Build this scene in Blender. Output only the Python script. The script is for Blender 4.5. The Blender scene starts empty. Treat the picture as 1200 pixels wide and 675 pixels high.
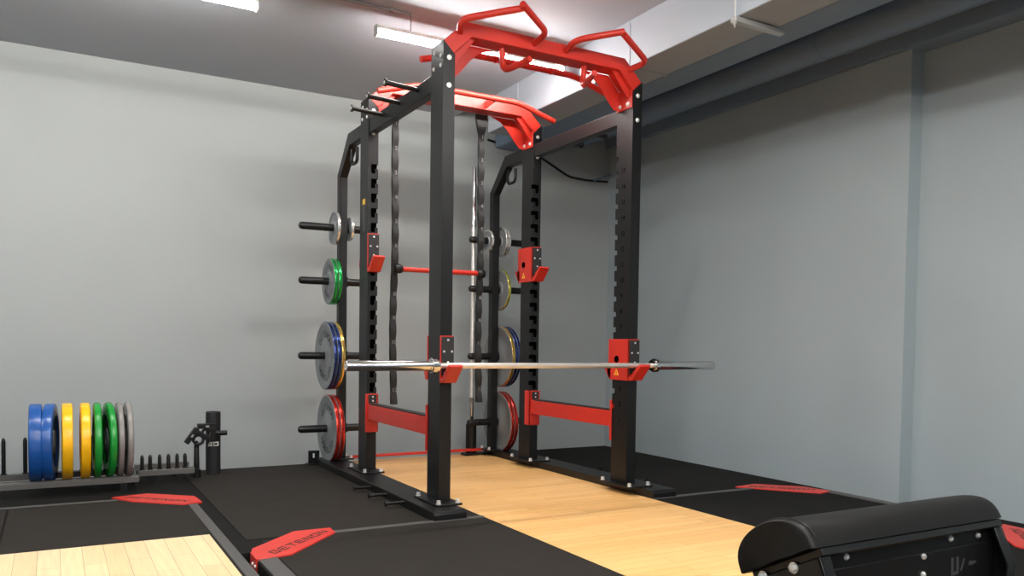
import bpy, bmesh, math, random
from mathutils import Vector, Matrix
random.seed(7)
C = bpy.context.scene.collection
PI = math.pi

# ------------------------------------------------------------------ materials
def mat(name, col, rough=.5, metal=0., noise=0., nscale=30., bump=0., bscale=200., coat=0., spec=.5, stretch=None):
    m = bpy.data.materials.new(name); m.use_nodes = True
    nt = m.node_tree; b = nt.nodes['Principled BSDF']
    b.inputs['Base Color'].default_value = (*col, 1)
    b.inputs['Roughness'].default_value = rough
    b.inputs['Metallic'].default_value = metal
    b.inputs['Coat Weight'].default_value = coat
    b.inputs['Specular IOR Level'].default_value = spec
    tc = nt.nodes.new('ShaderNodeTexCoord')
    mp = nt.nodes.new('ShaderNodeMapping'); nt.links.new(tc.outputs['Object'], mp.inputs['Vector'])
    if stretch: mp.inputs['Scale'].default_value = stretch
    if noise:
        n = nt.nodes.new('ShaderNodeTexNoise'); n.inputs['Scale'].default_value = nscale; n.inputs['Detail'].default_value = 6
        nt.links.new(mp.outputs['Vector'], n.inputs['Vector'])
        r = nt.nodes.new('ShaderNodeMapRange'); r.inputs['To Min'].default_value = 1 - noise; r.inputs['To Max'].default_value = 1 + noise
        nt.links.new(n.outputs['Fac'], r.inputs['Value'])
        x = nt.nodes.new('ShaderNodeMix'); x.data_type = 'RGBA'; x.blend_type = 'MULTIPLY'; x.inputs['Factor'].default_value = 1
        x.inputs[6].default_value = (*col, 1); nt.links.new(r.outputs['Result'], x.inputs[7])
        nt.links.new(x.outputs[2], b.inputs['Base Color'])
    if bump:
        n2 = nt.nodes.new('ShaderNodeTexNoise'); n2.inputs['Scale'].default_value = bscale; n2.inputs['Detail'].default_value = 3
        nt.links.new(mp.outputs['Vector'], n2.inputs['Vector'])
        bp = nt.nodes.new('ShaderNodeBump'); bp.inputs['Strength'].default_value = bump; bp.inputs['Distance'].default_value = .003
        nt.links.new(n2.outputs['Fac'], bp.inputs['Height']); nt.links.new(bp.outputs['Normal'], b.inputs['Normal'])
    return m

def emat(name, col, s):
    m = bpy.data.materials.new(name); m.use_nodes = True
    b = m.node_tree.nodes['Principled BSDF']
    b.inputs['Base Color'].default_value = (*col, 1)
    b.inputs['Emission Color'].default_value = (*col, 1); b.inputs['Emission Strength'].default_value = s
    return m

def wood(name, c1, c2, cm, w, length, along_x):
    """hardwood boards: Brick texture laid along the board direction, with grain noise"""
    m = bpy.data.materials.new(name); m.use_nodes = True
    nt = m.node_tree; b = nt.nodes['Principled BSDF']; b.inputs['Roughness'].default_value = .38
    tc = nt.nodes.new('ShaderNodeTexCoord'); mp = nt.nodes.new('ShaderNodeMapping')
    nt.links.new(tc.outputs['Object'], mp.inputs['Vector'])
    if not along_x: mp.inputs['Rotation'].default_value = (0, 0, PI/2)
    br = nt.nodes.new('ShaderNodeTexBrick')
    br.inputs['Color1'].default_value = (*c1, 1); br.inputs['Color2'].default_value = (*c2, 1); br.inputs['Mortar'].default_value = (*cm, 1)
    br.inputs['Scale'].default_value = 1; br.inputs['Brick Width'].default_value = length; br.inputs['Row Height'].default_value = w
    br.inputs['Mortar Size'].default_value = .0011; br.inputs['Mortar Smooth'].default_value = .3; br.offset = .37; br.inputs['Bias'].default_value = 0.
    nt.links.new(mp.outputs['Vector'], br.inputs['Vector'])
    m2 = nt.nodes.new('ShaderNodeMapping'); nt.links.new(mp.outputs['Vector'], m2.inputs['Vector'])
    m2.inputs['Scale'].default_value = (4, 60, 4)
    n = nt.nodes.new('ShaderNodeTexNoise'); n.inputs['Scale'].default_value = 1; n.inputs['Detail'].default_value = 5
    nt.links.new(m2.outputs['Vector'], n.inputs['Vector'])
    r = nt.nodes.new('ShaderNodeMapRange'); r.inputs['To Min'].default_value = .82; r.inputs['To Max'].default_value = 1.16
    nt.links.new(n.outputs['Fac'], r.inputs['Value'])
    x = nt.nodes.new('ShaderNodeMix'); x.data_type = 'RGBA'; x.blend_type = 'MULTIPLY'; x.inputs['Factor'].default_value = 1
    nt.links.new(br.outputs['Color'], x.inputs[6]); nt.links.new(r.outputs['Result'], x.inputs[7])
    nt.links.new(x.outputs[2], b.inputs['Base Color'])
    return m

M = {}
M['black'] = mat('black_powder_coat', (.006, .0062, .0068), .40, spec=.36, bump=.06, bscale=600)
M['hole'] = mat('slot_shade_black', (.0015, .0015, .0015), 1., spec=0.)  # black put in for the shade inside the slots; also colours the pin knob
M['red'] = mat('red_powder_coat', (.57, .027, .015), .38, noise=.06, nscale=8, bump=.03, bscale=500)
M['redplate'] = mat('red_plate_paint', (.66, .042, .030), .42, noise=.05, nscale=10)
M['rubber'] = mat('rubber_mat', (.0205, .0175, .0145), .8, noise=.25, nscale=9, bump=.25, bscale=350, spec=.22)
M['rubber2'] = mat('rubber_mat_dark', (.0085, .008, .0075), .82, noise=.25, nscale=7, bump=.25, bscale=350, spec=.16)
M['rail'] = mat('grey_steel_rail', (.080, .078, .075), .5, bump=.05)
M['blackplastic'] = mat('black_plastic', (.006, .006, .0065), .38, spec=.4)
M['pad'] = mat('wear_pad', (.016, .016, .016), .55)
M['leather'] = mat('black_leather', (.0045, .0043, .004), .5, spec=.24, bump=.12, bscale=260)
M['chrome'] = mat('chrome', (.66, .655, .65), .16, 1.)
M['shaft'] = mat('brushed_bar_steel', (.86, .82, .76), .42, .85)
M['bolt'] = mat('zinc_bolt', (.88, .87, .85), .32, .6)
M['platesteel'] = mat('grey_plate_steel', (.215, .228, .235), .45, .1, noise=.08, nscale=20)
M['plateletter'] = mat('plate_letter', (.03, .03, .032), .6)
for k, c in dict(red=(.75, .045, .03), blue=(.035, .06, .22), yellow=(.78, .52, .12), green=(.03, .48, .10), white=(.75, .73, .69), lime=(.62, .58, .12)).items():
    M['rim_'+k] = mat('rim_'+k, c, .2, .75)
M['bump_blue'] = mat('bumper_blue', (.012, .085, .33), .27, noise=.05)
M['bump_yellow'] = mat('bumper_yellow', (.95, .50, .008), .27, noise=.04)
M['bump_green'] = mat('bumper_green', (.010, .27, .035), .27, noise=.05)
M['bump_grey'] = mat('bumper_grey', (.23, .22, .21), .27, noise=.05)
M['bump_black'] = mat('bumper_disc_black', (.012, .012, .013), .5)
M['tray'] = mat('tray_grey_steel', (.105, .100, .094), .5, bump=.05)
M['wall'] = mat('painted_wall', (.375, .402, .400), .75, noise=.03, nscale=2.5, bump=.05, bscale=120)
M['wallr'] = mat('painted_side_wall', (.385, .445, .465), .72, noise=.03, nscale=2.5, bump=.05, bscale=120)
M['farwall'] = mat('cool_fill_far_wall', (.33, .43, .53), .75, noise=.03, nscale=2.5)  # unseen walls, tinted blue to bounce cool fill light into the shade
M['beam'] = mat('painted_beam', (.20, .27, .36), .65, noise=.04, nscale=5)
M['ceil'] = mat('painted_ceiling', (.405, .43, .475), .85, noise=.04, nscale=3)
M['duct'] = mat('painted_duct', (.37, .405, .45), .55, noise=.04, nscale=4)
M['pipe'] = mat('painted_pipe', (.19, .26, .36), .6, noise=.05, nscale=6)
M['conduit'] = mat('grey_conduit', (.22, .22, .22), .4, .4)
M['galv'] = mat('galvanised', (.6, .6, .58), .35, .8)
M['white'] = mat('white_print', (.85, .84, .80), .5)
M['lettering'] = mat('dark_print', (.035, .012, .010), .6)
M['number'] = mat('number_print', (.002, .002, .002), 1., spec=0.)
M['yellow'] = mat('warning_yellow', (.85, .50, .04), .5)
M['label'] = mat('label_grey', (.05, .052, .055), .5)
M['strap'] = mat('black_webbing', (.014, .014, .014), .7, bump=.2, bscale=500)
M['strapprint'] = mat('strap_print', (.17, .17, .17), .6)
M['foam'] = mat('black_foam', (.012, .012, .013), .6, bump=.1, bscale=300)
M['tube'] = emat('lamp_diffuser', (1., .965, .92), 34.)
M['lamphousing'] = mat('lamp_housing', (.7, .7, .68), .5)
M['wood'] = wood('platform_oak_warm', (.86, .48, .165), (.96, .58, .235), (.42, .21, .06), .06, .62, True)
M['woodl'] = wood('platform_maple_pale', (.90, .63, .34), (1., .74, .44), (.40, .25, .12), .075, .55, False)

# ------------------------------------------------------------------ mesh builder
_glyph = {}
def glyph(s, size):
    key = (s, size)
    if key not in _glyph:
        cu = bpy.data.curves.new('g', 'FONT'); cu.body = s; cu.size = size; cu.align_x = 'CENTER'; cu.align_y = 'CENTER'; cu.resolution_u = 3
        cu.offset = size*.022
        o = bpy.data.objects.new('g', cu); C.objects.link(o)
        dg = bpy.context.evaluated_depsgraph_get(); dg.update()
        me = o.evaluated_get(dg).to_mesh()
        _glyph[key] = ([tuple(v.co) for v in me.vertices], [tuple(p.vertices) for p in me.polygons])
        o.evaluated_get(dg).to_mesh_clear(); bpy.data.objects.remove(o); bpy.data.curves.remove(cu)
    return _glyph[key]

class MB:
    def __init__(s): s.v = []; s.f = []; s.mi = []; s.mats = []; s.cur = 0
    def m(s, material):
        if material not in s.mats: s.mats.append(material)
        s.cur = s.mats.index(material); return s
    def add(s, vs, fs, T=None):
        o = len(s.v)
        s.v += [tuple(T @ Vector(v)) if T else tuple(v) for v in vs]
        s.f += [tuple(i+o for i in f) for f in fs]; s.mi += [s.cur]*len(fs); return s
    def box(s, x0, x1, y0, y1, z0, z1, T=None):
        vs = [(x, y, z) for z in (z0, z1) for y in (y0, y1) for x in (x0, x1)]
        return s.add(vs, [(0, 2, 3, 1), (4, 5, 7, 6), (0, 1, 5, 4), (2, 6, 7, 3), (0, 4, 6, 2), (1, 3, 7, 5)], T)
    def prism(s, poly, a, b, axis, T=None):
        """poly in the two other axes (cyclic order), extruded from a to b along axis"""
        def P(u, v, w): return {'x': (w, u, v), 'y': (u, w, v), 'z': (u, v, w)}[axis]
        n = len(poly); vs = [P(u, v, a) for u, v in poly] + [P(u, v, b) for u, v in poly]
        fs = [tuple(range(n))[::-1], tuple(range(n, 2*n))] + [(i, (i+1) % n, n+(i+1) % n, n+i) for i in range(n)]
        return s.add(vs, fs, T)
    def lathe(s, prof, axis='z', o=(0, 0, 0), n=32, T=None, closed=False):
        """prof = [(r, h)] along axis through o; ends on axis closed by caps"""
        vs = []; fs = []
        for r, h in prof:
            for k in range(n):
                a = 2*PI*k/n; c, d = r*math.cos(a), r*math.sin(a)
                p = {'z': (c, d, h), 'x': (h, c, d), 'y': (d, h, c)}[axis]
                vs.append((p[0]+o[0], p[1]+o[1], p[2]+o[2]))
        L = len(prof)
        for i in range(L if closed else L-1):
            j = (i+1) % L
            for k in range(n): fs.append((i*n+k, i*n+(k+1) % n, j*n+(k+1) % n, j*n+k))
        if not closed:
            fs.append(tuple(range(n))[::-1]); fs.append(tuple(range((L-1)*n, L*n)))
        return s.add(vs, fs, T)
    def cyl(s, p, q, r, n=20, r2=None):
        return s.tube([p, q], r, n)
    def tube(s, path, r, n=16, fillet=0., fn=6):
        P = [Vector(p) for p in path]
        if fillet and len(P) > 2:
            Q = [P[0]]
            for i in range(1, len(P)-1):
                a, b, c = P[i-1], P[i], P[i+1]
                d1, d2 = (a-b), (c-b); f = min(fillet, d1.length*.48, d2.length*.48)
                s0, s1 = b+d1.normalized()*f, b+d2.normalized()*f
                for k in range(fn+1):
                    t = k/fn; Q.append(s0*(1-t)**2 + b*2*t*(1-t) + s1*t*t)
            Q.append(P[-1]); P = Q
        vs = []; fs = []; up = None
        for i, p in enumerate(P):
            t = (P[min(i+1, len(P)-1)]-P[max(i-1, 0)]).normalized()
            if up is None:
                up = Vector((0, 0, 1)) if abs(t.z) < .9 else Vector((1, 0, 0))
            u = (up-t*up.dot(t)).normalized(); w = t.cross(u); up = u
            for k in range(n):
                a = 2*PI*k/n; vs.append(tuple(p+u*r*math.cos(a)+w*r*math.sin(a)))
        for i in range(len(P)-1):
            for k in range(n): fs.append((i*n+k, i*n+(k+1) % n, (i+1)*n+(k+1) % n, (i+1)*n+k))
        fs.append(tuple(range(n))[::-1]); fs.append(tuple(range((len(P)-1)*n, len(P)*n)))
        return s.add(vs, fs)
    def text(s, body, size, T):
        vs, fs = glyph(body, size); return s.add(vs, fs, T)
    def build(s, name, parent=None, bevel=0., smooth=35., material=None, recalc=True):
        if material: s.mats = s.mats or [material]
        base = Vector((0, 0, 0))
        p = parent
        while p is not None: base += p.location; p = p.parent
        me = bpy.data.meshes.new(name)
        me.from_pydata([tuple(Vector(v)-base) for v in s.v], [], s.f)
        for mt in s.mats: me.materials.append(mt)
        for i, pl in enumerate(me.polygons): pl.material_index = s.mi[i]
        if recalc:
            bm = bmesh.new(); bm.from_mesh(me); bmesh.ops.recalc_face_normals(bm, faces=bm.faces[:]); bm.to_mesh(me); bm.free()
        for pl in me.polygons: pl.use_smooth = True
        me.set_sharp_from_angle(angle=math.radians(smooth))
        o = bpy.data.objects.new(name, me); C.objects.link(o)
        if parent is not None: o.parent = parent
        if bevel:
            b = o.modifiers.new('edge', 'BEVEL'); b.width = bevel; b.segments = 2; b.limit_method = 'ANGLE'; b.angle_limit = math.radians(40)
        return o

def new(material): return MB().m(material)
def tag(o, label, cat, group=None, kind=None):
    o['label'] = label; o['category'] = cat
    if group: o['group'] = group
    if kind: o['kind'] = kind
    return o
def thing(name, label, cat, loc, group=None):
    o = bpy.data.objects.new(name, None); C.objects.link(o); o.location = loc; o.empty_display_size = .1
    return tag(o, label, cat, group)
def struct(o): o['kind'] = 'structure'; return o
def copy_tree(o, parent=None):
    c = o.copy(); C.objects.link(c)
    if parent is not None: c.parent = parent
    for ch in list(o.children): copy_tree(ch, c)
    return c
def bolt(mb, p, axis, sgn, r=.0085, h=.007):
    """hex head with washer"""
    x = mb.m(M['bolt'])
    x.lathe([(r*1.25, 0), (r*1.25, .0025*sgn)], axis, p, 16)
    x.lathe([(r, .0025*sgn), (r, h*sgn), (r*.75, (h+.0015)*sgn)], axis, p, 6)

# ------------------------------------------------------------------ room
XR, YB, ZC, ZF = 2.727, 2.374, 2.663, -.083
XL, YF = -5.2, -7.5
struct(new(M['rubber2']).box(XL-.1, 3.0, YF-.1, YB+.1, ZF-.15, ZF).build('floor'))
# raised rubber deck that carries the platforms, with the narrow open channel between the two platforms
f = new(M['rubber2'])
f.box(XL, -1.015, YF, 1.83, ZF, 0); f.box(-.978, 2.33, YF, 1.83, ZF, 0); f.box(-1.015, -.978, -.37, 1.83, ZF, 0)
struct(f.build('floor'))
w = new(M['wall']).box(XL-.1, 3.0, YB, YB+.1, ZF, 3.15); struct(w.build('wall_back'))
w = new(M['wallr']); w.box(XR, 3.0, -.585, YB, ZF, 3.15); w.box(XR+.11, 3.0, YF, -.585, ZF, 3.15); struct(w.build('wall_right'))
w = new(M['farwall']).box(XL-.1, XL, YF, YB, ZF, 3.15); struct(w.build('wall_left'))
w = new(M['farwall']).box(XL-.1, 3.0, YF-.1, YF, ZF, 3.15); struct(w.build('wall_front'))
w = new(M['ceil']).box(XL-.1, 1.193, YF-.1, YB+.1, ZC, 3.15); struct(w.build('ceiling'))
w = new(M['ceil']).box(1.193, 3.0, YF-.1, YB+.1, 2.97, 3.15); struct(w.build('ceiling'))
w = new(M['beam']).box(2.678, 2.85, YF, YB, 2.584, 2.70); struct(w.build('trim_1', bevel=.004))

# duct, second duct, pipes along the right wall
t = thing('air_duct', 'pale rectangular air duct boxed along the ceiling above the rack', 'duct', (1.33, -3, 2.41))
new(M['duct']).box(1.194, 1.462, YF, 1.813, 2.405, 2.962).build('duct_body', t, bevel=.006)
for y in (1.374, .106, -1.18, -2.5):
    new(M['duct']).box(1.190, 1.466, y-.012, y+.012, 2.401, 2.655).build('joint_flange', t, bevel=.002)
t = thing('duct_hanger', 'galvanised hanger channel with threaded rod under the pale duct', 'hanger', (1.18, -.727, 2.376))
new(M['galv']).box(1.171, 1.50, -.745, -.710, 2.374, 2.3985).build('channel', t, bevel=.002)
new(M['galv']).cyl((1.1815, -.727, 2.35), (1.1815, -.727, ZC), .0045, 10).lathe([(.012, 2.364), (.012, 2.374)], 'z', (1.1815, -.727, 0), 6).build('threaded_rod', t)
d = new(M['pipe']).box(1.55, 1.77, YF, YB-.01, 2.452, 2.90)
tag(d.build('duct_run', bevel=.01), 'dark grey narrow duct running between pale duct and wall pipes', 'duct')
t = thing('drain_pipe', 'thick grey painted pipe running under the ceiling beside right wall', 'pipe', (2.342, 0, 2.639))
new(M['pipe']).tube([(2.342, YF, 2.639), (2.342, YB-.005, 2.639)], .086, 24).build('pipe_run', t)
for y in (1.46, -.245, -2.0): new(M['pipe']).lathe([(.093, y-.033), (.093, y+.033)], 'y', (2.342, 0, 2.639), 24).build('coupling', t)
t = thing('thin_pipe', 'thin grey pipe with couplings between thick pipe and wall beam', 'pipe', (2.507, 0, 2.625))
new(M['pipe']).tube([(2.507, YF, 2.625), (2.507, YB-.005, 2.625)], .019, 12).build('pipe_run', t)
for y in (1.51, -.32, -1.9): new(M['pipe']).lathe([(.026, y-.025), (.026, y+.025)], 'y', (2.507, 0, 2.625), 14).build('coupling', t)
d = new(M['pipe']).tube([(2.584, YF, 2.667), (2.584, YB-.005, 2.667)], .013, 12)
tag(d.build('conduit_pipe'), 'narrowest grey conduit tucked above the wall beam at right', 'pipe')
d = new(M['blackplastic']).tube([(1.48, YB-.010, 2.513), (1.983, YB-.010, 2.436), (2.144, YB-.010, 2.364), (2.287, YB-.010, 2.299), (2.485, YB-.010, 2.290), (2.70, YB-.010, 2.301)], .0095, 10, fillet=.05)
tag(d.build('cable'), 'black cable sagging along the back wall behind the rack corner', 'cable')
d = new(M['pipe']).tube([(2.54, YB-.028, 2.293), (2.718, YB-.028, 2.364)], .009, 10)
tag(d.build('conduit_stub'), 'short thin grey conduit rising from black cable near the wall corner', 'conduit')

# ceiling lamps: 1.2 m tubes hung under the ceiling, in rows, plus added fill tubes turned along y
def lamp(x0, y, label, z=2.533, L=1.2, rz=0):
    t = thing('tube_lamp', label, 'lamp', (x0+L/2, y, z), 'hanging tube lamps')
    new(M['lamphousing']).box(x0, x0+L, y-.024, y+.024, z+.002, z+.022).box(x0, x0+L, y-.030, y+.030, z-.001, z+.004).build('housing', t, bevel=.001)  # wider thin plate added to hold lamp light off the ceiling
    for xx in (x0-.006, x0+L-.002): new(M['lamphousing']).box(xx, xx+.008, y-.026, y+.026, z-.036, z+.024).build('end_cap', t, bevel=.002)
    n = 10; prof = [(y-.0235, z)] + [(y-.0235*math.cos(PI*k/n), z-.008-.026*math.sin(PI*k/n)) for k in range(n+1)] + [(y+.0235, z)]
    new(M['tube']).prism([(a, b) for a, b in prof], x0+.004, x0+L-.004, 'x').build('diffuser', t)
    for xx in (x0+.199, x0+L-.199): new(M['conduit']).cyl((xx, y, z+.022), (xx, y, ZC+.004), .003, 8).build('suspension_wire', t)
    t.rotation_euler.z = rz
    return t
lamp(-.105, .65, 'lit tube lamp partly hidden by the tall front rack post')
lamp(-1.938, .65, 'lit tube lamp cut by the top edge of the photo')
rows = [(-.105, -1.95), (-1.938, -1.95), (-3.77, .65), (-3.77, -1.95), (-.105, -4.55), (-1.938, -4.55), (-3.77, -4.55)]
for i, (x, y) in enumerate(rows): lamp(x, y, 'added unseen tube lamp that brightens the right wall')
for x, y in ((-.25, -2.5), (-.25, -4.6), (-1.5, -3.4), (-1.5, -5.4)): lamp(x, y, 'added unseen tube lamp that brightens the right wall', rz=PI/2)  # extra lamps added out of view to brighten the right wall
t = thing('ceiling_conduit', 'thin grey conduit clipped to the ceiling above the tube lamps', 'conduit', (-1, .65, ZC))
new(M['conduit']).tube([(-2.4, .65, ZC-.009), (.094, .65, ZC-.009)], .0075, 10).build('conduit_run', t)
for x in (-.02, -.95, -1.9): new(M['conduit']).box(x-.01, x+.01, .637, .663, ZC-.019, ZC).build('clip', t)

# ------------------------------------------------------------------ platforms (flush with the floor)
LZ = .004
def lettering(mb, body, size, cx, cy, z, ang, space=1.0):
    # square wide block capitals cut from strokes on a 5 x 5 grid
    T = Matrix.Translation((cx, cy, z)) @ Matrix.Rotation(ang, 4, 'Z')
    G = {'G': [(0, 4, 5, 5), (0, 0, 1, 4), (1, 0, 5, 1), (4, 1, 5, 2), (2.2, 2, 5, 3)],
         'E': [(0, 0, 1, 5), (1, 4, 5, 5), (1, 2, 4.6, 3), (1, 0, 5, 1)],
         'T': [(0, 4, 5, 5), (2, 0, 3, 4)],
         'N': [(0, 0, 1, 5), (1, 3.2, 2, 4.6), (2, 1.8, 3, 3.4), (3, .4, 4, 2), (4, 0, 5, 5)],
         'O': [(0, 0, 1, 5), (4, 0, 5, 5), (1, 4, 4, 5), (1, 0, 4, 1)]}
    ux, uy = size*.114, size*.108; pitch = ux*6.3; n = len(body)
    for i, ch in enumerate(body):
        ox = (i-(n-1)/2)*pitch-2.5*ux
        for a, b, c, d in G[ch]:
            q = [(ox+a*ux, (b-2.5)*uy), (ox+c*ux, (b-2.5)*uy), (ox+c*ux, (d-2.5)*uy), (ox+a*ux, (d-2.5)*uy)]
            sl = .25    # slight forward slant
            mb.add([(x+y*sl, y, 0) for x, y in q], [(0, 1, 2, 3)], T)
def corner_plate(parent, poly, text_c, text_ang, label, size=.075, bolts=(), flap=None):
    b = new(M['redplate']).prism(poly, .0, .010, 'z')
    if flap: b.prism(flap, -.045, .010, 'z')
    o = b.build('corner_plate', parent, bevel=.0015); o['label'] = label
    m = new(M['lettering']); lettering(m, 'GETENON', size, text_c[0], text_c[1], .0105, text_ang)
    m.build('lettering', o, recalc=False)
    for p, ax, s in bolts:
        q = MB(); bolt(q, p, ax, s, .007, .006); q.build('bolt', o)
    return o

# centre front platform
t = thing('lifting_platform', 'large black framed platform with warm timber strip in front of the rack', 'platform', (.66, -1.0, 0), 'lifting platforms')
new(M['wood']).box(.15, 1.18, -2.6, -.205, 0, LZ).build('wood_deck', t)
new(M['rubber']).box(-.895, .149, -2.6, -.21, 0, .0035).build('rubber_mat', t)
new(M['rubber2']).box(1.181, 2.23, -2.6, -.21, 0, .0035).build('rubber_mat', t)
new(M['rail']).box(-.972, -.902, -2.6, -.40, 0, .007).build('frame_rail', t, bevel=.002)
new(M['rail']).box(2.235, 2.30, -2.6, -.40, 0, .007).build('frame_rail', t, bevel=.002)
new(M['rail']).box(-.62, .149, -.207, -.172, 0, .007).build('frame_rail', t, bevel=.002)
new(M['rail']).box(1.181, 1.95, -.207, -.172, 0, .007).build('frame_rail', t, bevel=.002)
def rot(poly, a): return poly
cp = [(-.978, -.40), (-.962, -.345), (-.741, -.122), (-.581, -.125), (-.585, -.215), (-.845, -.495), (-.972, -.515)]
corner_plate(t, cp, (-.765, -.315), math.atan2(.335, .36), 'red corner plate nearest the camera, bolted to the frame', .082,
             bolts=[((-.980, -.455, -.022), 'x', -1), ((-.980, -.50, -.022), 'x', -1)], flap=[(-.982, -.405), (-.972, -.405), (-.972, -.515), (-.982, -.515)])
mir = lambda pl: [(1.275-x, y) for x, y in pl][::-1]
cp3 = [(1.86, -.125), (2.03, -.105), (2.235, -.30), (2.265, -.47), (2.16, -.49), (1.985, -.285)]
corner_plate(t, cp3, (2.075, -.285), -math.pi/4.3, 'red corner plate against the right wall behind the platform', .075)
cp4 = [(2.29, -1.44), (2.16, -1.455), (1.90, -1.705), (1.865, -1.86), (1.98, -1.86), (2.27, -1.58)]
corner_plate(t, cp4, (2.08, -1.66), math.atan2(.28, .3), 'red corner plate at the right edge of the photo beside the bench', .08)
# rack platform
t = thing('rack_platform', 'black rubber matted platform with timber strip under the power rack', 'platform', (.66, .8, 0))
new(M['wood']).box(.15, 1.18, -.203, 1.82, 0, LZ).build('wood_deck', t)
new(M['rubber']).box(-.948, .149, -.170, 1.80, 0, .0035).build('rubber_mat', t)
new(M['rubber2']).box(1.181, 2.31, -.170, 1.80, 0, .0035).build('rubber_mat', t)
# left platform
t = thing('lifting_platform', 'platform with pale maple boards at the bottom left of the photo', 'platform', (-2.0, -.5, 0), 'lifting platforms')
new(M['woodl']).box(-2.6, -1.068, -2.6, .0, 0, LZ).build('wood_deck', t)
for b in ((-1.832, -1.056, .004, .955), (-2.6, -1.842, .004, .955)):
    new(M['rubber']).box(*b, 0, .0035).build('rubber_mat', t)
new(M['rubber']).box(-1.066, -1.058, -2.6, .002, 0, .0035).build('rubber_mat', t)
new(M['rail']).box(-1.056, -1.013, -2.6, .72, 0, .004).build('frame_rail', t, bevel=.002)
new(M['rail']).box(-2.6, -1.36, .958, .985, 0, .007).build('frame_rail', t, bevel=.002)
cp1 = [(-1.385, 1.035), (-1.21, 1.075), (-1.0, .895), (-.988, .725), (-1.085, .700), (-1.30, .885)]
corner_plate(t, cp1, (-1.185, .885), -math.pi/4.3, 'red corner plate before the bumper plate tray', .075)

# ------------------------------------------------------------------ power rack
UX = ((0., .0626, 1), (1.148, 1.2104, -1))       # left / right upright spans; +1: inner side is +x
FY, BY, UD = 0., 1.065, .1437
rack = thing('power_rack', 'tall black and red power rack with pull-up bars over the timber strip', 'rack', (.605, .75, .003))
slots = [1.877-.0875*k for k in range(17)]

def upright(x0, x1, inn, y0, y1, slot_side):
    """box post with a 45 degree cut top and keyhole slots in one face, open at the inner edge"""
    zt, zb = 2.295, .057
    hi, lo = (x0, x1) if inn > 0 else (x1, x0)
    b = MB().m(M['hole']).m(M['black'])
    b.prism([(x0, zb), (x1, zb), (x1, zt if hi == x1 else zt-.06), (x0, zt if hi == x0 else zt-.06)], y0, y1, 'y')
    c = new(M['hole']); c.mats.append(M['black'])
    edge = x1 if inn > 0 else x0
    face = y0 if slot_side < 0 else y1
    for z in slots:
        # one L-shaped keyhole prism: narrow slot plus side opening, never overlapping itself
        xi, xo, xe = edge-inn*.044, edge-inn*.019, edge+inn*.006
        pl = [(xi, z-.028), (xi+inn*.006, z-.034), (xo-inn*.006, z-.034), (xo, z-.028), (xo, z-.006), (xe, z-.006), (xe, z+.022), (xi+inn*.006, z+.022), (xi, z+.016)]
        ya, yb = (face+.006, face-.022) if slot_side > 0 else (face-.006, face+.022)
        c.prism(pl, ya, yb, 'y')
    o = b.build('upright', rack)
    k = c.build('cutter', rack)
    m = o.modifiers.new('slots', 'BOOLEAN'); m.operation = 'DIFFERENCE'; m.solver = 'EXACT'; m.object = k
    dg = bpy.context.evaluated_depsgraph_get(); dg.update()
    me = bpy.data.meshes.new_from_object(o.evaluated_get(dg))
    o.modifiers.clear(); o.data = me; bpy.data.objects.remove(k)
    me.set_sharp_from_angle(angle=math.radians(30))
    return o

def foot(o, x0, x1, y0, y1):
    f = new(M['black']).box(x0-.05, x1+.022 if x0 < .5 else x1+.05, y0-.095, y1+.05, .047, .057)
    f = f.build('foot_plate', o, bevel=.002)
    xr = x1+.006 if x0 < .5 else x1+.034
    for px in (x0-.034, xr):
        for py in (y0-.075, y1+.03):
            q = MB(); bolt(q, (px, py, .057), 'z', 1, .0105, .017); q.build('bolt', f)

ups = []
for x0, x1, inn in UX:
    for y0, side in ((FY, 1), (BY, -1)):
        o = upright(x0, x1, inn, y0, y0+UD, side); ups.append(o)
        foot(rack, x0, x1, y0, y0+UD)
        # bolts: two on the front face near the top
        for z in (2.215, 2.082):
            q = MB(); bolt(q, ((x0+x1)/2, y0, z), 'y', -1, .010, .008); q.build('bolt', o)
        if inn > 0:   # outer-face bolts
            for yy, z in ((y0+.104, 2.255), (y0+.03, 2.225), (y0+.112, 2.183), (y0+.03, 2.181)):
                q = MB(); bolt(q, (x0, yy, z), 'x', -1, .008, .004); q.build('bolt', o)
        # height numbers stamped on the inner face of the front uprights
        if y0 == FY:
            nb = new(M['number'])
            xf = x1+.0006 if inn > 0 else x0-.0006
            for k in range(17):
                z = 1.812-.0875*k
                R = Matrix(((0, 0, -1), (-1, 0, 0), (0, 1, 0))) if inn < 0 else Matrix(((0, 0, 1), (1, 0, 0), (0, 1, 0)))
                nb.text(str(17-k), .036, Matrix.Translation((xf, y0+.072, z)) @ R.to_4x4())
            nb.build('height_numbers', o, recalc=False)
# warning label on the outer face of the back left upright
lb = new(M['label']).box(-.0008, 0, BY+.045, BY+.098, 1.50, 1.70)
lb.m(M['yellow']).box(-.0012, 0, BY+.047, BY+.096, 1.665, 1.698)
lb.m(M['white']).box(-.0012, 0, BY+.06, BY+.085, 1.675, 1.687)
lb.build('warning_label', ups[1])

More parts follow.
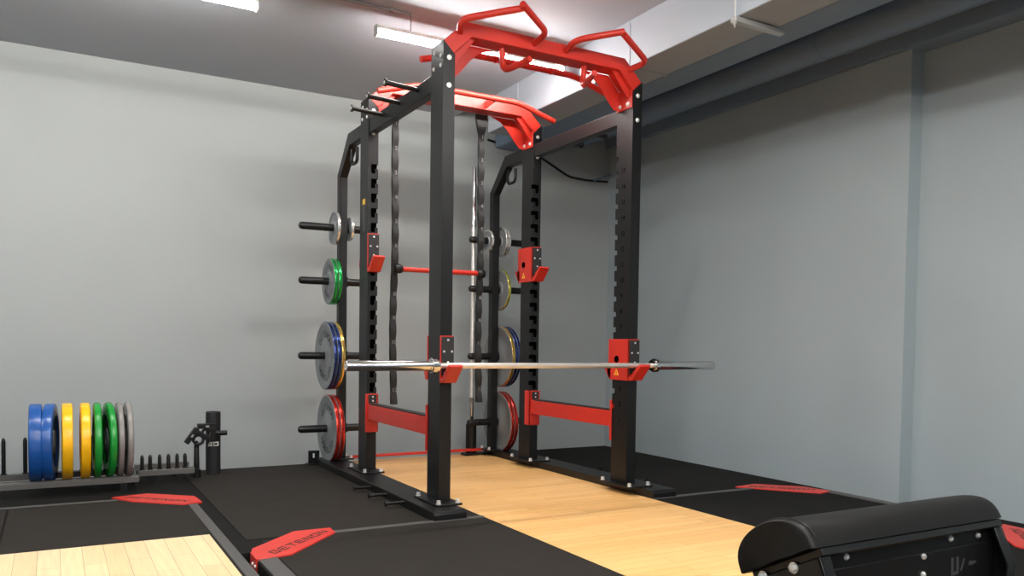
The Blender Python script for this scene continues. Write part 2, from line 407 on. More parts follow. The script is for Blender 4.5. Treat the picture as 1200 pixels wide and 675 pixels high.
# side frames: top beam, rear diagonal and rear post, base beam
for i, (x0, x1, inn) in enumerate(UX):
    a, b_ = (x0+.005, x1-.005)
    new(M['black']).box(a, b_, FY+UD, BY, 2.082, 2.165).build('side_beam', rack, bevel=.003)
    pr = [(BY+UD, 2.165), (1.47, 2.165), (1.69, 1.935), (1.69, .057), (1.63, .057), (1.63, 1.915), (1.44, 2.085), (BY+UD, 2.085)]
    rp = new(M['black']).prism(pr, a, b_, 'x').build('rear_post', rack, bevel=.003)
    q = new(M['black']).box(a-.04, b_+.04, 1.585, 1.735, .047, .057).build('foot_plate', rack, bevel=.002)
    for px in (a-.026, b_+.026):
        for py in (1.602, 1.718):
            s = MB(); bolt(s, (px, py, .057), 'z', 1, .0105, .017); s.build('bolt', q)
    bx0, bx1 = ((-.111, .057) if i == 0 else (1.181, 1.345))
    prof = [(-.20, .002), (-.20, .034), (-.185, .047), (1.79, .047), (1.79, .002)]
    new(M['black']).prism(prof, bx0, bx1, 'x').build('base_beam', rack, bevel=.003)
    # wall bracket at the rear end
    xa = bx0-.05 if i == 0 else bx1-.03
    br = new(M['black']); br.box(xa, xa+.075, 1.755, 1.761, .002, .098); br.box(xa-.01, xa+.09, 1.735, 1.80, .002, .012)
    br.m(M['white']).prism([(xa+.03, .05), (xa+.042, .05), (xa+.042, .08), (xa+.03, .08)], 1.7535, 1.756, 'y')
    br.build('wall_bracket', rack, bevel=.001)
new(M['red']).box(.057, 1.181, 1.70, 1.735, .038, .056).build('rear_cross_tube', rack, bevel=.003)
# band pegs: three on each top beam, three on the base beams
for i, sg in ((0, -1), (1, 1)):
    xo = UX[0][0]+.005 if i == 0 else UX[1][1]-.005
    for y in (.321, .583, .847):
        p = new(M['black']); L = .175
        p.tube([(xo, y, 2.137), (xo+sg*L, y, 2.146)], .0125, 14)
        p.lathe([(.0205, 0), (.0205, .009*sg)], 'x', (xo+sg*L, y, 2.146), 18)
        o = p.build('band_peg', rack)
        q = new(M['bolt']).lathe([(.009, 0), (.009, .003*sg)], 'x', (xo+sg*(L+.009), y, 2.146), 12); q.build('end_screw', o)
    xo = -.111 if i == 0 else 1.345
    for y in (.655, .415, .174):
        p = new(M['black']); p.tube([(xo, y, .030), (xo+sg*.095, y, .030)], .0085, 14)
        p.lathe([(.0155, 0), (.0155, .007*sg)], 'x', (xo+sg*.095, y, .030), 16)
        p.build('band_peg', rack)
# J-shaped storage hooks under the rear beams
for x in (.031, 1.179):
    new(M['black']).tube([(x, 1.47, 2.10), (x, 1.47, 1.968), (x, 1.36, 1.968), (x, 1.36, 2.06)], .0105, 14, fillet=.036).build('storage_hook', rack)
# weight horns through the rear posts
HZ = (1.583, 1.229, .738, .255)
for i, (x0, x1, inn) in enumerate(UX):
    for z in HZ:
        y = 1.66
        for sg, face, L in ((-inn, x0+.005 if inn > 0 else x1-.005, .262), (inn, x1-.005 if inn > 0 else x0+.005, .178)):
            h = new(M['blackplastic'])
            pr = [(.033, 0), (.033, .012), (.0245, .014), (.0245, .10), (.0225, .102), (.0225, .106), (.0245, .108), (.0245, L-.02), (.020, L-.006), (.010, L)]
            h.lathe([(r, q*sg) for r, q in pr], 'x', (face, y, z), 22).build('weight_horn', rack)
# vertical bar holder on the right base beam
hb = new(M['black']); hb.lathe([(.040, .0045), (.040, .235), (.034, .235), (.034, .02)], 'z', (1.055, 1.70+.055, 0), 24)
hb.box(.99, 1.20, 1.70+.01, 1.79, .0045, .020)
hb.build('bar_holder', rack)

# crossmembers: bent box beam, mounting flanges, gussets, straight bar behind/in front
def crossmember(y0, bar_y, bar_z, handles):
    cx = .6052
    def mx(pl): return [(2*cx-x, z) for x, z in pl]
    outl = [(.004, 2.292), (.122, 2.405), (2*cx-.122, 2.405), (2*cx-.004, 2.292), (2*cx-.060, 2.240), (2*cx-.155, 2.337), (.155, 2.337), (.060, 2.240)]
    b = new(M['red'])
    # hull as quads so that the bent beam stays clean
    n = len(outl)
    ya, yb = y0+.002, y0+.110
    vs = [(x, ya, z) for x, z in outl] + [(x, yb, z) for x, z in outl]
    fs = [(0, 1, 6, 7), (1, 2, 5, 6), (2, 3, 4, 5)]
    fs += [tuple(i+n for i in f)[::-1] for f in fs] + [(i, (i+1) % n, n+(i+1) % n, n+i) for i in range(n)]
    b.add(vs, fs)
    beam = b.build('pull_up_crossmember', rack, bevel=.003)
    for sg in (1, -1):
        fx = .0626 if sg > 0 else 2*cx-.0626
        f = new(M['red']); f.box(min(fx, fx+sg*.007), max(fx, fx+sg*.007), y0+.004, y0+.140, 2.148, 2.262)
        fl = f.build('mounting_flange', beam, bevel=.002)
        for yy, z in ((y0+.035, 2.172), (y0+.108, 2.172)):
            q = MB(); bolt(q, (fx+sg*.007, yy, z), 'x', sg, .010, .008); q.build('bolt', fl)
        g = [(.0626, 2.152), (.0626, 2.245), (.150, 2.338), (.33, 2.338), (.255, 2.310), (.20, 2.262), (.150, 2.20), (.105, 2.152)]
        if sg < 0: g = mx(g)
        new(M['red']).prism(g, y0+.116, y0+.122, 'y').build('gusset', beam, bevel=.001)
        g2 = [(.066, 2.245), (.150, 2.338), (.185, 2.338), (.090, 2.215), (.066, 2.20)]
        if sg < 0: g2 = mx(g2)
        new(M['red']).prism(g2, y0+.03, y0+.036, 'y').build('gusset', beam, bevel=.001)
    r = .0165
    new(M['red']).tube([(.0, bar_y, bar_z-.078), (.268, bar_y, bar_z), (2*cx-.268, bar_y, bar_z), (2*cx, bar_y, bar_z-.078)], r, 18, fillet=.05).build('straight_bar', beam)
    for x in (.43, .78):
        s = new(M['red'])
        ya_, yb_ = (bar_y, y0+.004) if bar_y < y0 else (y0+.108, bar_y)
        s.prism([(ya_, bar_z-.012), (yb_, bar_z-.022), (yb_, bar_z+.022), (ya_, bar_z+.012)], x-.004, x+.004, 'x'); s.build('bar_bracket', beam)
    if handles:
        ap = Vector((.300, -.225, 2.430))
        hs = [[(.092, .012, 2.348), (.045, -.095, 2.368), (.322, -.232, 2.432)],
              [(.508, .010, 2.372), (.520, -.105, 2.392), (.292, -.250, 2.437)]]
        for hp in hs:
            for sg in (1, -1):
                pts = [(x if sg > 0 else 2*cx-x, y, z) for x, y, z in hp]
                if sg < 0:   # right hand pair ends just short of each other
                    e = Vector(pts[2]); d_ = (e-Vector(pts[1])).normalized(); pts[2] = tuple(e-d_*.022)
                new(M['red']).tube(pts, r, 18, fillet=.065, fn=8).build('wide_grip', beam)
        for sg in (1, -1):
            pts = [(.352, .060, 2.345), (.360, .062, 2.222), (.412, -.125, 2.238)]
            pts = [(x if sg > 0 else 2*cx-x, y, z) for x, y, z in pts]
            new(M['red']).tube(pts, r, 18, fillet=.055, fn=8).build('neutral_grip', beam)
    return beam
crossmember(FY, .28, 2.36, True)
crossmember(BY, .91, 2.365, False)

# ------------------------------------------------------------------ J-cups
def j_cup(x0, x1, inn, y, zb, label, wrap=True):
    """red sleeve on the front face of an upright, inner side panel, black wear pad, V hook"""
    H = .232
    t = thing('j_cup', label, 'bar hook', ((x0+x1)/2, y-.005, zb), 'red bar hooks on the uprights')
    xi = x1 if inn > 0 else x0; xo = x0 if inn > 0 else x1
    A, B = sorted((xi, xi+inn*.006))
    s = new(M['red'])
    # inner side panel with a small rear tab low down
    s.prism([(y-.012, zb), (y+.165, zb), (y+.215, zb+.062), (y+.215, zb+.080), (y+.178, zb+.080), (y+.178, zb+H), (y-.012, zb+H)], A, B, 'x')
    fa, fb = sorted((xo-inn*.004, xi+inn*.006))
    s.box(fa, fb, y-.012, y-.002, zb, zb+H)
    # rear wrap plate with lip
    ra, rb = sorted((xo-inn*.003 if wrap else xo+inn*.012, xi+inn*.006))
    s.box(ra, rb, y+UD+.004, y+UD+.012, zb+.01, zb+H)
    s.prism([(y+UD+.012, zb+.01), (y+UD+.03, zb+.01), (y+UD+.045, zb+.045), (y+UD+.045, zb+.085), (y+UD+.012, zb+.085)], ra, rb, 'x')
    o = s.build('sleeve', t, bevel=.002)
    h = new(M['red'])
    h.prism([(y-.010, zb+.002), (y-.042, zb+.002), (y-.118, zb+.083), (y-.106, zb+.094), (y-.050, zb+.052), (y-.036, zb+.022), (y-.010, zb+.022)], fa, fb, 'x')
    h.build('hook', t, bevel=.003)
    p = new(M['pad']).prism([(fa+.004, zb+.038), ((fa+fb)/2, zb+.038), (fb-.004, zb+.055), (fb-.004, zb+H-.006), (fa+.004, zb+H-.006)], y-.020, y-.012, 'y').build('wear_pad', t, bevel=.001)
    c = (fa+fb)/2
    for dx, dz in ((0, .021), (-.021, .077), (.021, .077), (0, .130)):
        q = new(M['bolt']).lathe([(.0055, 0), (.0055, -.003)], 'y', (c+dx, y-.020, zb+H-dz), 12); q.build('screw', p)
    px = xi+inn*.006
    k = new(M['hole']).lathe([(.020, 0), (.020, .0035*inn), (.013, .006*inn)], 'x', (px, y+.098, zb+.118), 22); k.build('locking_pin', t)
    w = new(M['yellow'])
    e1, e2 = sorted((px, px+inn*.0008))
    w.prism([(y+.077, zb+.028), (y+.121, zb+.028), (y+.099, zb+.066)], e1, e2, 'x')
    e1, e2 = sorted((px, px+inn*.0014))
    w.m(M['red']).prism([(y+.094, zb+.034), (y+.104, zb+.034), (y+.101, zb+.054), (y+.097, zb+.054)], e1, e2, 'x')
    w.build('warning_sticker', t)
    return t
j_cup(*UX[0], FY, .637, 'red bar hook holding the barbell on the near left front upright')
j_cup(*UX[1], FY, .637, 'red bar hook holding the barbell on the right front upright')
j_cup(*UX[0], BY, 1.252, 'empty red bar hook high on the back left upright', False)
j_cup(*UX[1], BY, 1.252, 'empty red bar hook high on the back right upright', False)

# ------------------------------------------------------------------ safety bars
def safety(x0, x1, inn, label):
    t = thing('safety_bar', label, 'safety bar', ((x0+x1)/2, .605, .30), 'red safety bars between the uprights')
    a, b = x0+.002, x1-.002
    new(M['red']).box(a, b, FY+UD+.012, BY-.010, .366, .456).build('beam', t, bevel=.003)
    new(M['pad']).box(a+.006, b-.006, FY+UD+.03, BY-.03, .456, .464).build('top_pad', t, bevel=.001)
    for y, sgn in ((BY, -1), (FY+UD, 1)):
        m = new(M['red']); e1, e2 = sorted((y+sgn*.001, y+sgn*.011))
        m.box(x0-.009, x1+.009, e1, e2, .288, .520)
        xi = x1+.001 if inn > 0 else x0-.001
        s1, s2 = sorted((xi, xi+inn*.008)); d1, d2 = sorted((y+sgn*.011, y-sgn*.055))
        if sgn < 0: m.box(s1, s2, d1, d2, .288, .520)
        pl = m.build('mounting_plate', t, bevel=.002)
        e1, e2 = sorted((y+sgn*.011, y+sgn*.016))
        k = new(M['pad']).box(x0+.008, x1-.004, e1, e2, .464, .514).build('pad', pl)
        for z in (.478, .502):
            q = new(M['bolt']).lathe([(.005, 0), (.005, .003*sgn)], 'y', ((x0+x1)/2+.003, y+sgn*.016, z), 12); q.build('screw', k)
    return t
safety(*UX[0], 'red safety bar low on the left side of the rack')
safety(*UX[1], 'red safety bar low on the right side of the rack')

# ------------------------------------------------------------------ barbells
def barbell(label, c, half=1.111, fl=.672, vertical=False, tilt=0., rs=.0245, rc=.0375):
    t = thing('barbell', label, 'barbell', (0, 0, 0))
    def sh(r, h0, h1, mb): mb.lathe([(r, h0), (r, h1)], 'x', (0, 0, 0), 24)
    a = new(M['shaft'])
    kn = .0143
    prof = [(.0142, -fl), (.0142, -.42), (kn, -.42), (kn, -.415), (.0142, -.41), (.0142, .41), (kn, .415), (kn, .42), (.0142, .42), (.0142, fl)]
    a.lathe(prof, 'x', (0, 0, 0), 24).build('shaft', t)
    for sg in (-1, 1):
        s = new(M['chrome'])
        prof = [(rs-.004, fl+.012), (rs, fl+.014), (rs, half-.004), (rs-.002, half), (rs*.6, half), (rs*.58, half-.003)]
        s.lathe([(r, h*sg) for r, h in prof], 'x', (0, 0, 0), 28); s.build('sleeve', t)
        k = new(M['chrome'])
        prof = [(.014, fl-.020), (rc*.8, fl-.020), (rc*.8, fl-.006), (rc, fl-.005), (rc, fl+.016), (rc*.78, fl+.018), (rc*.78, fl+.026), (rs, fl+.028)]
        k.lathe([(r, h*sg) for r, h in prof], 'x', (0, 0, 0), 28); k.build('collar', t)
    t.location = c
    if vertical: t.rotation_euler = (tilt, -PI/2, 0)
    return t
barbell('chrome barbell lying across the two front bar hooks', (.620, -.050, .7235))
barbell('chrome barbell standing upright behind the rack beside right rear post', (1.055, 1.755, 1.058), 1.070, .645, True, rs=.0165, rc=.021)

# ------------------------------------------------------------------ steel plates on the horns
def steel_plate(R, t_, rim, label, x, z, face, y=1.66):
    """disc with raised rim, coloured edge; face = direction of the lettered side (+1/-1 along x); x = centre"""
    t = thing('weight_plate', label, 'weight plate', (x, y, z-R), 'steel plates on the rack horns')
    h = t_/2; f = face; ri = .026
    dp = min(.006, t_*.3)
    prof = [(ri, -h*f), (R*.36, -h*f), (R*.40, -(h-dp)*f), (R*.84, -(h-dp)*f), (R*.88, -h*f), (R-.007, -h*f), (R-.004, -h*.82*f), (R-.004, h*.82*f), (R-.007, h*f), (R*.88, h*f), (R*.84, (h-dp)*f), (R*.40, (h-dp)*f), (R*.36, h*f), (ri, h*f)]
    new(M['platesteel']).lathe(prof, 'x', (x, y, z), 56, closed=True).build('disc', t)
    pr = [(R-.0085, -h*.80), (R-.002, -h*.80), (R, -h*.55), (R, h*.55), (R-.002, h*.80), (R-.0085, h*.80)]
    new(M[rim]).lathe(pr, 'x', (x, y, z), 56, closed=True).build('coloured_rim', t)
    if R > .14:
        L = new(M['plateletter']); xf = x+f*(h-dp+.0008); rr = R*.63; sz = R*.27
        for word, a0, up in (('GETENON', PI/2, 1), ('GETENON', -PI/2, 1)):
            n = len(word)
            for i, chh in enumerate(word):
                a = a0-(i-(n-1)/2)*.30*up
                # local text frame seen from the lettered side: u to the right, v up
                T0 = Matrix.Rotation(a-PI/2, 4, 'Z')
                T1 = Matrix.Translation((rr*math.cos(a), rr*math.sin(a), 0)) @ T0
                B = Matrix(((0, 0, f, 0), (f, 0, 0, 0), (0, 1, 0, 0), (0, 0, 0, 1)))
                L.text(chh, sz, Matrix.Translation((xf, y, z)) @ B @ T1)
        L.build('lettering', t, recalc=False)
    return t
def stack(items, face_x, sg, z, hub=.014):
    """items = [(R, t, rim, label)] from the post outward"""
    x = face_x+sg*hub
    for R, th, rim, lab in items:
        steel_plate(R, th, rim, lab, x+sg*th/2, z-.0255+.0245+.0005, sg); x += sg*(th+.0015)
LX, RX = UX[0][0]+.005, UX[1][1]-.005
stack([(.112, .022, 'rim_white', 'small grey plate with white rim on the topmost outer left horn')], LX, -1, HZ[0])
stack([(.152, .026, 'rim_green', 'inner of the two green rimmed plates on left horn'), (.152, .026, 'rim_green', 'outer of the two green rimmed plates on left horn')], LX, -1, HZ[1])
stack([(.225, .026, 'rim_yellow', 'yellow rimmed large plate nearest the post on left horn'), (.225, .024, 'rim_blue', 'middle blue rimmed large plate of three on left horn'), (.225, .024, 'rim_blue', 'outermost blue rimmed large plate of three on left horn')], LX, -1, HZ[2])
stack([(.225, .029, 'rim_red', 'inner red rimmed large plate on the lowest left horn'), (.225, .029, 'rim_red', 'outer red rimmed large plate on the lowest left horn')], LX, -1, HZ[3])
stack([(.080, .020, 'rim_white', 'smallest chrome rimmed plate on the inner side of left rear post')], UX[0][1]-.005, 1, HZ[0])
stack([(.112, .020, 'rim_white', 'inner white rimmed small plate on the topmost right horn'), (.112, .020, 'rim_white', 'outer white rimmed small plate on the topmost right horn')], RX, 1, HZ[0])
stack([(.152, .026, 'rim_lime', 'yellow green rimmed medium plate on the second right horn')], RX, 1, HZ[1])
stack([(.225, .026, 'rim_yellow', 'yellow rimmed large plate nearest the right rear post'), (.225, .024, 'rim_blue', 'middle blue rimmed large plate of three on right horn'), (.225, .024, 'rim_blue', 'outermost blue rimmed large plate of three on right horn')], RX, 1, HZ[2])
stack([(.225, .029, 'rim_red', 'inner red rimmed large plate on the lowest right horn'), (.225, .029, 'rim_red', 'outer red rimmed large plate on the lowest right horn')], RX, 1, HZ[3])
stack([(.080, .020, 'rim_white', 'smallest chrome rimmed plate on the inner side of right rear post')], UX[1][0]+.005, -1, HZ[0])

# ------------------------------------------------------------------ numbered straps and the red row bar
def strap(x, y, label):
    t = thing('row_strap', label, 'strap', (x, y, .44), 'hanging straps with numbered loops')
    b = new(M['strap']); z1, z0 = 2.335, .443; n = 120; vs = []; fs = []
    for k in range(n+1):
        z = z1+(z0-z1)*k/n
        u = (k/n)*12.6
        lo = abs(math.sin(u*PI))**1.5
        front = y-.004-.016*lo; back = y+.004+.005*lo
        wv = .0195 if z < 2.20 else .0195+.022*min(1, (z-2.20)/.10)
        sx = .006*math.sin(z*5.1)*min(1, (2.2-z)*1.2) if z < 2.2 else 0
        for yy in (front, back):
            for xx in (-wv, wv): vs.append((x+xx+sx, yy, z))
    for k in range(n):
        a, c = 4*k, 4*k+4
        for p, q in ((0, 1), (1, 3), (3, 2), (2, 0)): fs.append((a+p, a+q, c+q, c+p))
    fs += [(0, 1, 3, 2), (4*n, 4*n+2, 4*n+3, 4*n+1)]
    b.add(vs, fs); b.build('webbing', t)
    nb = new(M['strapprint'])
    R = Matrix(((1, 0, 0), (0, 0, -1), (0, 1, 0))).to_4x4()
    for k in range(1, 13):
        zc = z1+(z0-z1)*((k-.5+.0)/12.6) - .075
        if zc < .5: break
        sx = .006*math.sin(zc*5.1)*min(1, (2.2-zc)*1.2)
        nb.text(str(k), .034, Matrix.Translation((x+sx, y-.0225, zc)) @ R)
    nb.build('loop_numbers', t, recalc=False)
    return t
SY = 1.178
strap(.212, SY, 'black numbered strap hanging left at the end of red row bar')
strap(.812, SY, 'black numbered strap hanging right at the end of red row bar')
t = thing('row_bar', 'thin red row bar held in the loops of the hanging black straps', 'bar', (.512, 1.15, 1.28))
new(M['red']).tube([(.225, 1.135, 1.288), (.800, 1.135, 1.292)], .0155, 16).build('rod', t)
for x, sg in ((.222, -1), (.803, 1)):
    k = new(M['blackplastic']).lathe([(.018, -.030*sg), (.026, -.024*sg), (.030, -.012*sg), (.030, .012*sg), (.026, .022*sg), (.012, .030*sg)], 'x', (x, 1.135, 1.29), 20); k.build('end_knob', t)

# ------------------------------------------------------------------ bumper plates in the tray
def tray(name, x0, x1, y0, y1, zt, pins, pin_h, label, pin_y):
    t = thing(name, label, 'plate tray', ((x0+x1)/2, (y0+y1)/2, 0))
    b = new(M['tray']).prism([(y0, zt-.033), (y0, zt-.004), (y0+.006, zt), (y0+.05, zt), (y0+.05, zt-.033)], x0, x1, 'x')
    b.build('front_rail', t, bevel=.001)
    new(M['tray']).prism([(y1-.05, zt-.033), (y1-.05, zt), (y1, zt), (y1, zt-.033)], x0, x1, 'x').build('back_rail', t, bevel=.001)
    for x in (x0+.004, x1-.018):
        new(M['blackplastic']).box(x, x+.014, y0+.012, y1-.004, zt-.055, zt-.033).build('cross_bar', t)
    for x in (x0+.06, x1-.09):
        for yy in (y0+.008, y1-.04):
            new(M['blackplastic']).box(x, x+.03, yy, yy+.03, 0, zt-.033).build('foot', t)
    for x in pins:
        p = new(M['blackplastic'])
        p.lathe([(.016, zt-.001), (.016, zt+.006), (.0105, zt+.007), (.0105, zt+pin_h-.018), (.0075, zt+pin_h-.005), (.003, zt+pin_h)], 'z', (x, pin_y, 0), 14)
        p.build('divider_pin', t)
    return t
tray('plate_tray', -2.35, -1.238, 1.225, 1.585, .082, [-2.07, -1.883, -1.782, -1.588, -1.505, -1.452, -1.376, -1.321, -1.268], .20, 'long grey steel tray holding the coloured bumper plates', 1.562)
tray('plate_tray', -1.226, -.925, 1.42, 1.70, .082, [-1.205, -1.163, -1.112, -1.065, -1.018, -.975], .085, 'short grey steel tray with empty pins beside black roller', 1.445)
def bumper(x0, x1, matk, label, rz=0., yy=1.335):
    R = .205; z = .277; cx = (x0+x1)/2; h = (x1-x0)/2
    t = thing('bumper_plate', label, 'weight plate', (cx, yy, z-R), 'bumper plates in the tray')
    prof = [(R*.62, h*.55), (R*.70, h), (R-.008, h), (R-.002, h-.004), (R, h-.010), (R, -h+.010), (R-.002, -h+.004), (R-.008, -h), (R*.70, -h), (R*.62, -h*.55)]
    new(M[matk]).lathe(prof, 'x', (cx, yy, z), 64, closed=True).build('rubber_tyre', t)
    new(M['bump_black']).lathe([(.062, h*.5), (R*.63, h*.5), (R*.63, -h*.5), (.062, -h*.5)], 'x', (cx, yy, z), 48, closed=True).build('inner_disc', t)
    new(M['platesteel']).lathe([(.0255, h*.85), (.060, h*.85), (.064, h*.5), (.064, -h*.5), (.060, -h*.85), (.0255, -h*.85)], 'x', (cx, yy, z), 32, closed=True).build('steel_hub', t)
    t.rotation_euler = (0, 0, rz)
    return t
bumper(-1.7574, -1.6974, 'bump_blue', 'leftmost blue bumper plate in the tray')
bumper(-1.6855, -1.6346, 'bump_blue', 'blue bumper plate turned to show its dark hub side', -.10)
bumper(-1.6074, -1.5565, 'bump_yellow', 'yellow bumper plate next to the blue pair')
bumper(-1.5201, -1.4737, 'bump_yellow', 'yellow bumper plate next to the green pair')
bumper(-1.4565, -1.4210, 'bump_green', 'upright green bumper plate next to the yellow pair')
bumper(-1.3983, -1.3655, 'bump_green', 'turned green bumper plate next to the grey pair', .085)
bumper(-1.3455, -1.3174, 'bump_grey', 'grey bumper plate next to the green pair', .02)
bumper(-1.3019, -1.2728, 'bump_grey', 'rightmost grey bumper plate in the tray', .02)

# foam roller and two collars hung on the end post of the short tray
RX0, RY0, RR = -.783, 1.66, .0437
t = thing('foam_roller', 'black foam roller standing upright against the back wall', 'foam roller', (RX0, RY0, 0))
b = new(M['foam']); b.lathe([(.024, .388), (.040, .388), (RR, .383), (RR, .004), (.040, 0), (.024, 0)], 'z', (RX0, RY0, 0), 36, closed=True); b.build('roller_body', t)
w = new(M['white'])
def wrap(x0, x1, z0, z1, sl=0):     # white print wrapped on the cylinder
    R = RR+.0004; a0, a1 = math.asin(max(-1, (x0-RX0)/R)), math.asin(min(1, (x1-RX0)/R)); n = 6; vs = []; fs = []
    for k in range(n+1):
        a = a0+(a1-a0)*k/n
        for z in (z0, z1):
            aa = a+(sl if z == z1 else 0); vs.append((RX0+R*math.sin(aa), RY0-R*math.cos(aa), z))
    for k in range(n): fs.append((2*k, 2*k+2, 2*k+3, 2*k+1))
    w.add(vs, fs)
wrap(-0.8183, -0.8001, 0.1776, 0.2040, 0.2500); wrap(-0.8001, -0.7946, 0.1776, 0.1876); wrap(-0.8001, -0.7946, 0.1958, 0.2040)
wrap(-0.7892, -0.7828, 0.1776, 0.2040); wrap(-0.7828, -0.7637, 0.1776, 0.1849); wrap(-0.7828, -0.7637, 0.1967, 0.2040); wrap(-0.7637, -0.7565, 0.1776, 0.2040)
wrap(-0.8092, -0.7965, 0.2113, 0.2222, 0.1000)
w.build('white_print', t, recalc=False)
t = thing('collar_post', 'black tapered post at the end of short tray carrying the collars', 'post', (-.896, 1.55, 0))
new(M['blackplastic']).lathe([(.026, 0), (.026, .05), (.017, .053), (.014, .21), (.006, .224)], 'z', (-.896, 1.55, 0), 18).build('post_body', t)
def collar(c, tilt, label, lever):
    t = thing('barbell_collar', label, 'barbell collar', c, 'barbell collars by the roller')
    T = Matrix.Translation(c) @ Matrix.Rotation(tilt, 4, 'Y')
    new(M['blackplastic']).lathe([(.022, -.016), (.036, -.016), (.038, 0), (.036, .016), (.022, .016)], 'y', (0, 0, 0), 8, T=T, closed=True).build('ring', t, bevel=.002)
    new(M['blackplastic']).box(-.055, .055, -.020, .018, .032, .062, T).build('clamp_arm', t, bevel=.004)
    new(M['blackplastic']).box(.02, .05, -.022, .018, -.05, .036, T).build('clamp_jaw', t, bevel=.004)
    if lever:
        p0, p1 = T @ Vector((.03, 0, 0)), T @ Vector((.112, 0, .0))
        l = new(M['blackplastic']).tube([p0, p1, p1+(p1-p0)*.001, p1+(p1-p0)*.07], .0155, 14); l.build('lever', t)
    new(M['galv']).box(-.008, .010, -.0245, -.02, .040, .050, T).build('latch', t)
    return t
collar((-.890, 1.521, .232), -.95, 'black barbell collar hung tilted on the tray end post', False)
collar((-.834, 1.576, .262), .0, 'black barbell collar with lever resting level before the roller', True)

# ------------------------------------------------------------------ bench (bottom right)
t = thing('hip_thrust_bench', 'black hip thrust bench with half round leather pad at bottom right', 'bench', (.11, -2.35, 0))
X0, X1 = -.25, .468
F0, B0 = Vector((-2.455, .411)), Vector((-2.249, .303))     # (y, z) of the chord: front upper corner, back lower corner
ch = (B0-F0); Lc = ch.length; u = ch.normalized(); nrm = Vector((-u.y, u.x))
if nrm.y < 0: nrm = -nrm
prof = []; NP = 26
for k in range(NP+1):
    a = PI*k/NP
    s = .5*Lc*(1-math.cos(a)); hgt = .082*max(0., math.sin(a))**.82
    prof.append(F0+u*s+nrm*(hgt+.008))
base = [F0+u*Lc+nrm*0, F0+nrm*0]
full = prof+base
pad = MB().m(M['leather'])
def ring_at(x, sc):
    c = F0+u*(Lc/2)+nrm*.04
    return [(x, (c+(p-c)*sc).x, (c+(p-c)*sc).y) for p in full]
secs = [(X0, .93), (X0+.003, .97), (X0+.010, .992), (X0+.020, 1.), (X0+.026, .995), (X0+.032, 1.), (X1-.06, 1.), (X1-.03, .985), (X1-.012, .95), (X1-.002, .90), (X1, .86)]
n = len(full); vs = []; fs = []
for x, sc in secs: vs += ring_at(x, sc)
for i in range(len(secs)-1):
    for k in range(n): fs.append((i*n+k, i*n+(k+1) % n, (i+1)*n+(k+1) % n, (i+1)*n+k))
fs += [tuple(range(n))[::-1], tuple(range((len(secs)-1)*n, len(secs)*n))]
pad.add(vs, fs); pad.build('half_round_pad', t, smooth=50)
seam = MB().m(M['leather'])
seam.tube([(X0+.0185, p.x, p.y) for p in prof[1:-1]], .0032, 8); seam.build('piping', t)
# backing board under the pad
def yz(p, dn): q = p-nrm*dn; return (q.x, q.y)
bb = MB().m(M['blackplastic']).prism([yz(F0+u*.006, 0), yz(F0+u*(Lc-.01), 0), yz(F0+u*(Lc-.01), .018), yz(F0+u*.006, .018)], X0+.03, X1-.02, 'x'); bb.build('backing_board', t, bevel=.002)
# side plates with turned front flanges
for x, ins in ((X0+.028, 1), (X1-.020, -1)):
    sp = MB().m(M['black'])
    pl = [yz(F0+u*.012, .018), yz(F0+u*(Lc-.012), .018), (-2.255, .02), (-2.455, .02), (-2.492, .30)]
    sp.prism(pl, x-.004, x+.004, 'x')
    f1, f2 = sorted((x-.004, x+ins*.030))
    e = yz(F0+u*.012, .018)
    sp.prism([e, (-2.492, .30), (-2.455, .02), (-2.448, .02), (-2.485, .30), (e[0]+.007, e[1]-.004)], f1, f2, 'x')
    o = sp.build('side_plate', t, bevel=.002)
    sg = -1
    if ins > 0:
        for yy, z in ((-2.386, .350), (-2.299, .309)):
            q = MB(); bolt(q, (x-.004, yy, z), 'x', -1, .010, .008); q.build('bolt', o)
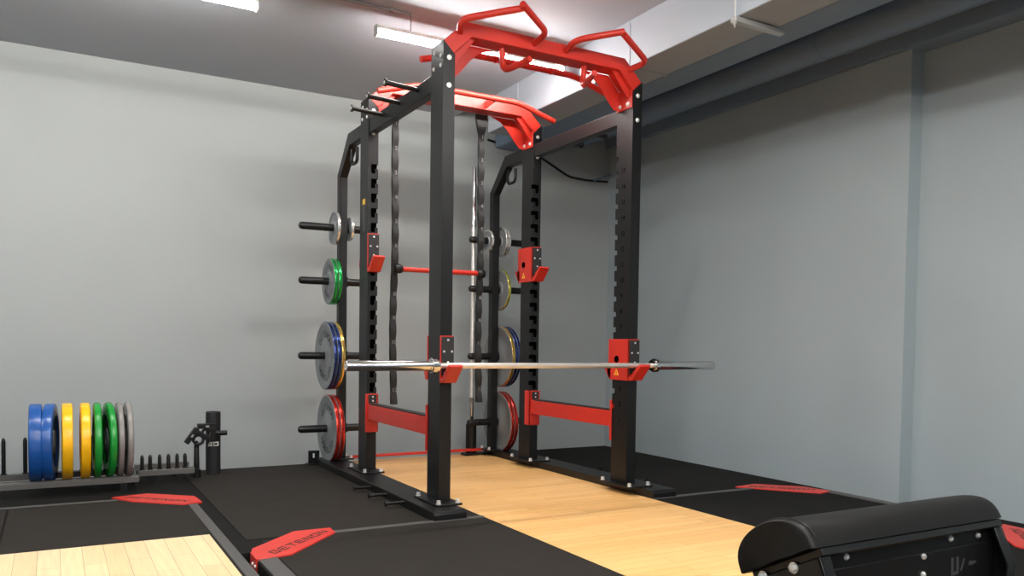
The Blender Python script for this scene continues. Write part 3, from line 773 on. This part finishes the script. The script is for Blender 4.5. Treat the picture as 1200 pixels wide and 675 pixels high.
# front panels
fp = MB().m(M['blackplastic']).box(X0+.06, X1-.02, -2.436, -2.428, .335, .388); o = fp.build('upper_panel', t, bevel=.002)
for x, z in ((-.12, .374), (.262, .374), (.375, .370)):
    q = MB(); bolt(q, (x, -2.436, z), 'y', -1, .006, .005); q.build('bolt', o)
fp = MB().m(M['blackplastic']).box(X0+.06, X1-.02, -2.441, -2.433, .10, .352); o = fp.build('lower_panel', t, bevel=.002)
for x, z in ((.150, .344), (.150, .301)):
    q = MB(); bolt(q, (x, -2.441, z), 'y', -1, .006, .005); q.build('bolt', o)
lt = MB().m(M['label'])
def strip(pts):  # thin printed stroke on the panel front
    lt.prism(pts, -2.4416, -2.441, 'y')
for xx in (.262, .283):
    strip([(xx, .291), (xx+.010, .291), (xx+.008, .327), (xx-.002, .327)])
strip([(.262, .284), (.292, .284), (.292, .292), (.262, .292)])
strip([(.298, .290), (.306, .290), (.318, .320), (.310, .320)])
strip([(.334, .300), (.366, .303), (.362, .309), (.334, .311)])
lt.build('printed_mark', t)
new(M['black']).box(X0+.02, X1-.01, -2.47, -2.24, .0045, .02).build('base_plate', t, bevel=.002)

# ------------------------------------------------------------------ camera, world, colour
cam = bpy.data.cameras.new('camera'); co = bpy.data.objects.new('camera', cam); C.objects.link(co)
yaw, pit, rol = .5148661857, -.0351091, .013937586
F = Vector((math.sin(yaw)*math.cos(pit), math.cos(yaw)*math.cos(pit), math.sin(pit)))
Rr = Vector((math.cos(yaw), -math.sin(yaw), 0)); U = Rr.cross(F)
R2 = Rr*math.cos(rol)+U*math.sin(rol); U2 = U*math.cos(rol)-Rr*math.sin(rol)
co.matrix_world = Matrix(((R2.x, U2.x, -F.x, -1.64133), (R2.y, U2.y, -F.y, -3.61544), (R2.z, U2.z, -F.z, .834132), (0, 0, 0, 1)))
cam.sensor_width = 36; cam.lens = 949.333*36/1200; cam.shift_y = (436.179-337.5)/1200; cam.clip_start = .02
sc = bpy.context.scene; sc.camera = co
wd = bpy.data.worlds.new('world'); sc.world = wd; wd.use_nodes = True
wd.node_tree.nodes['Background'].inputs['Color'].default_value = (.5, .55, .6, 1); wd.node_tree.nodes['Background'].inputs['Strength'].default_value = .2
sc.view_settings.view_transform = 'Standard'; sc.view_settings.look = 'None'; sc.view_settings.gamma = 1; sc.view_settings.use_curve_mapping = False
sc.view_settings.exposure = 1.8
sc.cycles.use_denoising = True
sc.cycles.max_bounces = 8; sc.cycles.diffuse_bounces = 5
